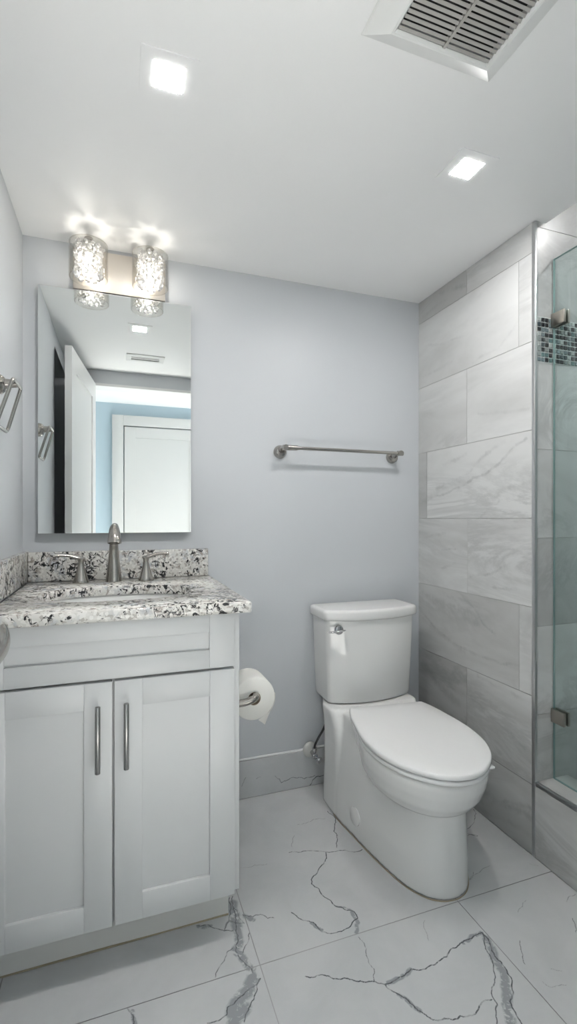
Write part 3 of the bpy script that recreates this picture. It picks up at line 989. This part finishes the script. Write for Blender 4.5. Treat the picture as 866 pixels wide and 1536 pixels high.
# ------------------------------------------------------------------ towel bar and towel ring
t = thing('towel_bar', 'brushed nickel towel rail on the grey wall above the toilet', 'towel bar', (1.245, 0, 1.443))
for px, ss, se in ((.9735, .962, 1.026), (1.519, 1.506, 1.534)):
    p_ = MB()
    p_.lathe([(.0285, -.0003), (.0290, .003), (.0270, .014), (.0205, .022), (.006, .026)], (px, 0, 1.440), (0, -1, 0), 30)
    pts = catmull([(px, -.008, 1.444), (px, -.026, 1.448), (px, -.045, 1.450), (px, -.072, 1.450), (px, -.083, 1.450)], 5)
    p_.tube(pts, [q.x for q in catmull([(r_, 0, 0) for r_ in (.020, .0140, .0115, .0120, .0118)], 5)], 18)
    p_.lathe([(.0085, 0), (.0112, .001), (.0112, abs(se - ss) - .001), (.0085, abs(se - ss))], (ss, -.072, 1.450), (1, 0, 0), 18)
    p_.build('post', 'nickel', t)
MB().tube([(.9735, -.072, 1.450), (1.519, -.072, 1.450)], .0072, 18).build('rail', 'nickel', t)

t = thing('towel_ring', 'square brushed nickel towel ring on the left wall beside the mirror', 'towel ring', (0, -.40, 1.548))
p_ = MB()
p_.lathe([(.0285, .0003), (.029, .003), (.027, .014), (.020, .022), (.006, .026)], (0, -.40, 1.536), (1, 0, 0), 30)
p_.tube(catmull([(.008, -.40, 1.537), (.03, -.40, 1.540), (.052, -.40, 1.542)], 6), [q.x for q in catmull([(r_, 0, 0) for r_ in (.018, .013, .011)], 6)], 18)
p_.build('post', 'nickel', t)
rg = MB()
poly = fillet([(-.452, 1.543), (-.340, 1.543), (-.330, 1.413), (-.465, 1.413)], [.012, .012, .018, .018], 6)
def ringp(y, z): return (.052 - .038 * (1.543 - z) / .130, y, z)
rg.tube([ringp(p.x, p.y) for p in poly], .0052, 12, closed=True)
rg.build('ring', 'nickel', t)

# ------------------------------------------------------------------ toilet roll
RX, RY0, RY1, RZ = .738, -.447, -.345, .577
t = thing('toilet_paper_holder', 'brushed nickel toilet roll holder on the side of the vanity', 'toilet paper holder', (.645, -.47, RZ))
p_ = MB()
p_.lathe([(.0265, .0003), (.027, .003), (.024, .010), (.013, .020), (.010, .040)], (.645, -.470, RZ), (1, 0, 0), 28)
p_.tube(catmull([(.665, -.470, RZ), (.700, -.470, RZ + .001), (.728, -.470, RZ + .008), (.741, -.462, RZ + .0115), (.742, -.44, RZ + .0115)], 6), [q.x for q in catmull([(r_, 0, 0) for r_ in (.0115, .0115, .0115, .0100, .0085)], 6)], 16)
p_.build('post', 'nickel', t)
MB().tube([(RX, -.462, RZ + .0115), (RX, RY1 - .012, RZ + .0115)], .0085, 16).build('spindle', 'nickel', t)
t = thing('toilet_paper_roll', 'white toilet roll with a loose end on the holder beside the vanity', 'toilet paper', (RX, (RY0 + RY1) / 2, RZ))
RO, RI = .0695, .0215
r_ = MB(); r_.lathe([(RI, 0), (RO - .003, 0), (RO, .003), (RO, RY1 - RY0 - .003), (RO - .003, RY1 - RY0), (RI, RY1 - RY0), (RI, 0)], (RX, RY0, RZ), (0, 1, 0), 56, cap=False)
r_.build('roll', 'paper', t, sharp=50)
MB().lathe([(RI, .001), (RI - .0015, .001), (RI - .0015, RY1 - RY0 - .001), (RI, RY1 - RY0 - .001)], (RX, RY0, RZ), (0, 1, 0), 40, cap=False).build('core', 'card', t)
# loose sheet: comes off the roll on the right and hangs down to a folded corner
s = MB()
def arc(deg, y): 
    a = math.radians(deg); return (RX + (RO + .0014) * math.cos(a), y, RZ + (RO + .0014) * math.sin(a))
rows_ = [[arc(8 - 7 * k, RY0 + .0008), arc(8 - 7 * k, RY1 - .001)] for k in range(8)]
ft = Vector(rows_[-1][0]); bk = Vector(rows_[-1][1])
tip = Vector((RX + .034, RY0 - .004, RZ - .086))
lowl = Vector((RX + .012, RY0 - .003, RZ - .0685))
for a, b_ in zip(rows_[:-1], rows_[1:]):
    s.bm.faces.new([s.bm.verts.new(p) for p in (a[0], a[1], b_[1], b_[0])])
for tri in ((ft, bk, tip + Vector((.008, .03, .012))), (ft, tip + Vector((.008, .03, .012)), tip), (ft, tip, lowl)):
    s.bm.faces.new([s.bm.verts.new(p) for p in tri])
bmesh.ops.remove_doubles(s.bm, verts=s.bm.verts, dist=1e-6)
o = s.build('loose_sheet', 'paper', t, sharp=60)
sm = o.modifiers.new('thickness', 'SOLIDIFY'); sm.thickness = .0006; sm.offset = 1

# ------------------------------------------------------------------ toilet
CX = 1.3275
t = thing('toilet', 'white two-piece skirted toilet with closed lid beside the tiled wall', 'toilet', (CX, -.40, 0))
def outl(yb, yf, wb, ym, wm, z, e=3.0, cx=CX, n_=14, rb=.0):
    """symmetric plan outline: straight back, sides running to ym, rounded front"""
    left = [(-wb + rb, yb), (-wb, yb - rb)] if rb else [(-wb, yb)]
    side = []
    for k_ in range(1, 9):
        q = k_ / 8
        side.append((-(wb + (wm - wb) * (q * q * (3 - 2 * q))), yb - rb + (ym - yb + rb) * q))
    fr_ = []
    for k_ in range(1, n_ + 1):
        th = PI / 2 * k_ / n_
        fr_.append((-wm * math.cos(th) ** (2 / e), ym + (yf - ym) * math.sin(th) ** (2 / e)))
    L = left + side + fr_
    Rr = [(-x, y) for x, y in L[::-1] if abs(x) > 1e-6]
    return [(cx + x, y, z) for x, y in L + Rr]
def yaw(b_, a=-.108):
    """the bowl sits turned a few degrees on its flange; the tank stays square to the wall"""
    R = Matrix.Translation((CX, -.2734, 0)) @ Matrix.Rotation(a, 4, 'Z') @ Matrix.Translation((-CX, .2734, 0))
    bmesh.ops.transform(b_.bm, matrix=R, verts=b_.bm.verts[:])
    return b_
FOOT = [(.190, -.13), (.212, -.25), (.188, -.38), (.161, -.50), (.129, -.61), (.103, -.67), (.068, -.715), (.030, -.736), (0, -.7395)]
def foot(k_, z, dy=0.0, wide=0.0):
    c_ = [Vector((x * k_ + wide * min(1, x / .06), y + (dy if y < -.4 else 0), 0)) for x, y in FOOT]
    c_ += [Vector((-p.x, p.y, 0)) for p in c_[-2::-1]]
    return [(CX + p.x, p.y, z) for p in catmull(c_, 4)]
pd = MB()
# skirt
pd.loft([foot(1, .001), foot(.985, .10), foot(.93, .22), foot(.89, .29), foot(.84, .34), foot(.81, .394)])
# bowl
pd.loft([outl(-.34, -.612, .06, -.48, .08, .215, 2.0), outl(-.33, -.700, .09, -.49, .135, .232, 2.05), outl(-.31, -.752, .115, -.50, .166, .262, 2.1), outl(-.29, -.780, .133, -.51, .184, .295, 2.1), outl(-.28, -.796, .146, -.52, .193, .335, 2.1), outl(-.275, -.802, .152, -.52, .195, .365, 2.15), outl(-.275, -.800, .152, -.52, .193, .381, 2.15), outl(-.275, -.794, .150, -.52, .189, .384, 2.15)])
yaw(pd)
# rear column under the tank
def rear(w_, yf, z, ch=.03):
    return [(1.315 + x, y, z) for x, y in [(p.x, p.y) for p in fillet([(-w_ + .05, -.018), (w_ - .05, -.018), (w_, -.13), (w_, yf), (-w_, yf), (-w_, -.13)], [.008, .008, .05, ch, ch, .05], 6)]]
pd.loft([rear(.198, -.262, .001), rear(.192, -.262, .15), rear(.191, -.258, .27), rear(.194, -.245, .335), rear(.200, -.225, .385), rear(.200, -.215, .4005)])
o = pd.build('bowl', 'ceramic', t)
rm = o.modifiers.new('fuse', 'REMESH'); rm.mode = 'VOXEL'; rm.voxel_size = .0055; rm.use_smooth_shade = True
sm = o.modifiers.new('soften', 'SMOOTH'); sm.factor = .5; sm.iterations = 4
# bolt cover on the skirt's left side
yaw(MB().lathe([(.031, -.012), (.031, .0028), (.0298, .0036), (.0, .0040)], (CX - .1815, -.405, .080), (-1, -.22, .06), 36)).build('bolt_cover', 'ceramic', t)
# tank and lid
TX = 1.325
def tank_ring(w_, ys, yf, z, r_=.026, yb=-.0135):
    bow = []
    m_ = 14
    for k_ in range(m_ + 1):
        q = -1 + 2 * k_ / m_
        bow.append((w_ * q, ys + (yf - ys) * (1 - abs(q) ** 2.2)))
    poly_ = [(w_, yb), (-w_, yb)] + bow
    rad_ = [.006, .006] + [r_] + [0] * (m_ - 1) + [r_]
    return [(TX + p.x, p.y, z) for p in fillet(poly_, rad_, 5)]
tk = MB()
tk.loft([tank_ring(.176, -.138, -.180, .4015), tank_ring(.189, -.150, -.196, .405), tank_ring(.193, -.153, -.199, .416), tank_ring(.199, -.156, -.203, .56), tank_ring(.204, -.158, -.206, .68), tank_ring(.206, -.159, -.207, .742)])
tank = tk.build('tank', 'ceramic', t, sharp=50)
ld = MB()
ld.loft([tank_ring(.210, -.162, -.210, .7425), tank_ring(.2175, -.167, -.217, .746), tank_ring(.2195, -.169, -.2195, .752), tank_ring(.2195, -.169, -.2195, .774), tank_ring(.2175, -.167, -.2175, .781), tank_ring(.212, -.161, -.211, .7848), tank_ring(.200, -.150, -.199, .786)])
ld.build('tank_lid', 'ceramic', t, sharp=50)
fl = MB()
LX, LZ = 1.158, .711
LY = -.193
fl.lathe([(.019, .0), (.0195, .004), (.016, .011), (.008, .0145), (.001, .0155)], (LX, LY, LZ), (0, -1, 0), 28)
fl.tube(catmull([(LX + .026, LY - .010, LZ - .002), (LX + .012, LY - .014, LZ - .001), (LX - .010, LY - .017, LZ - .002), (LX - .035, LY - .018, LZ - .003), (LX - .052, LY - .015, LZ - .003)], 6),
        [q.x for q in catmull([(r_, 0, 0) for r_ in (.003, .0075, .0078, .0068, .003)], 6)], 14, flat=(1., .6))
fl.build('flush_lever', 'chrome', tank)
# seat ring and lid
half = [(.150, -.242), (.160, -.250), (.178, -.31), (.190, -.38), (.200, -.45), (.2035, -.51), (.199, -.58), (.185, -.64), (.157, -.70), (.117, -.75), (.072, -.785), (.030, -.801), (0, -.8035)]
def lid_ring(z, k_=0.0):
    cpt = [Vector((x, y, 0)) for x, y in half] + [Vector((-x, y, 0)) for x, y in half[-2::-1]]
    pts = catmull(cpt, 5)
    cy_ = -.52
    sh = -.003
    out = []
    for p in pts:
        out.append((CX + p.x * .98 * (1 - k_ / .20), -.2734 + (cy_ + (p.y - cy_) * (1 - k_ / .28) + .242) * .97, z))
    return out
s = MB(); s.loft([lid_ring(.3865, .008), lid_ring(.3865, .006), lid_ring(.389, .003), lid_ring(.398, .003), lid_ring(.4005, .006)]); yaw(s)
s.build('seat', 'seat', t, sharp=50)
s = MB(); s.loft([lid_ring(.4050, .008), lid_ring(.4052, .002), lid_ring(.4075, .000), lid_ring(.4150, .000), lid_ring(.4190, .002), lid_ring(.4205, .006), lid_ring(.4222, .05), lid_ring(.4225, .12)]); yaw(s)
s.build('lid', 'seat', t, sharp=50)
s = MB()
s.box(CX - .150, CX + .150, -.288, -.264, .392, .413, .005, 3); yaw(s)
s.build('hinge', 'seat', t)
yaw(B(CX + .108, CX + .130, -.768, -.750, .398, .4055, .002)).build('seat_bumper', 'seat', t)
# sealant round the foot
sk = foot(1, .0014, -.0004)
yaw(MB().tube(sk[4:-4], .0017, 8)).build('caulk_seam', 'caulk', t)['label'] = 'yellowed sealant line round the foot of the toilet'

# ------------------------------------------------------------------ shut-off valve
VX, VZ = 1.106, .160
t = thing('shutoff_valve', 'chrome water valve with round plate low on the wall left of the toilet', 'water valve', (VX, 0, VZ))
MB().lathe([(.033, .0135), (.033, .018), (.028, .023), (.012, .026)], (VX, 0, VZ), (0, -1, 0), 32).build('wall_plate', 'plastic', t)
v = MB()
v.lathe([(.0085, .022), (.0085, .050), (.011, .051), (.011, .066), (.0085, .067), (.0085, .075)], (VX + .004, 0, VZ - .008), (0, -1, 0), 20)
v.lathe([(.0075, -.010), (.0075, .022), (.0095, .023), (.0095, .033)], (VX + .004, -.058, VZ - .008), (0, 0, 1), 18)
v.build('valve_body', 'chrome', t)
v = MB(); v.lathe([(.004, .0), (.004, .012), (.0125, .013), (.0135, .018), (.011, .023), (.002, .024)], (VX + .008, -.072, VZ - .010), (.35, -1, -.35), 20, True)
v.build('knob', 'chrome', t)
v = MB(); v.tube(catmull([(VX + .004, -.058, VZ + .024), (VX + .007, -.056, VZ + .036), (VX + .026, -.050, VZ + .062), (VX + .056, -.045, VZ + .105), (VX + .078, -.045, VZ + .190)], 8), .0048, 10)
v.build('supply_hose', 'rubber', t)

# ------------------------------------------------------------------ shower glass
GX = 1.7505
t = thing('shower_door', 'frameless clear green-tinted glass shower door standing on the curb', 'shower door', (GX, -1.1, .258))
B(GX - .004, GX + .004, -1.45, TY - .004, .2585, 2.055).build('glass_panel', 'glass', t, smooth=False)
ge = MB()
ge.box(GX - .0042, GX + .0042, TY - .0052, TY - .0041, .2585, 2.055); ge.box(GX - .0042, GX + .0042, -1.4512, -1.4501, .2585, 2.055); ge.box(GX - .0042, GX + .0042, -1.4512, TY - .0041, 2.0551, 2.0562)
ge.box(GX - .0042, GX + .0042, -1.45, TY - .0052, .2572, .2584)
ge.build('glass_edge', 'glassedge', t, smooth=False)
for z in (1.842, .478):
    h = MB()
    h.box(GX - .014, GX - .0046, TY - .056, TY - .003, z - .0225, z + .0225, .0012); h.box(GX + .0046, GX + .014, TY - .056, TY - .003, z - .0225, z + .0225, .0012)
    h.box(GX - .010, GX + .010, TY - .008, TY - .0018, z - .0225, z + .0225, .001)
    h.build('hinge', 'hinge', t)
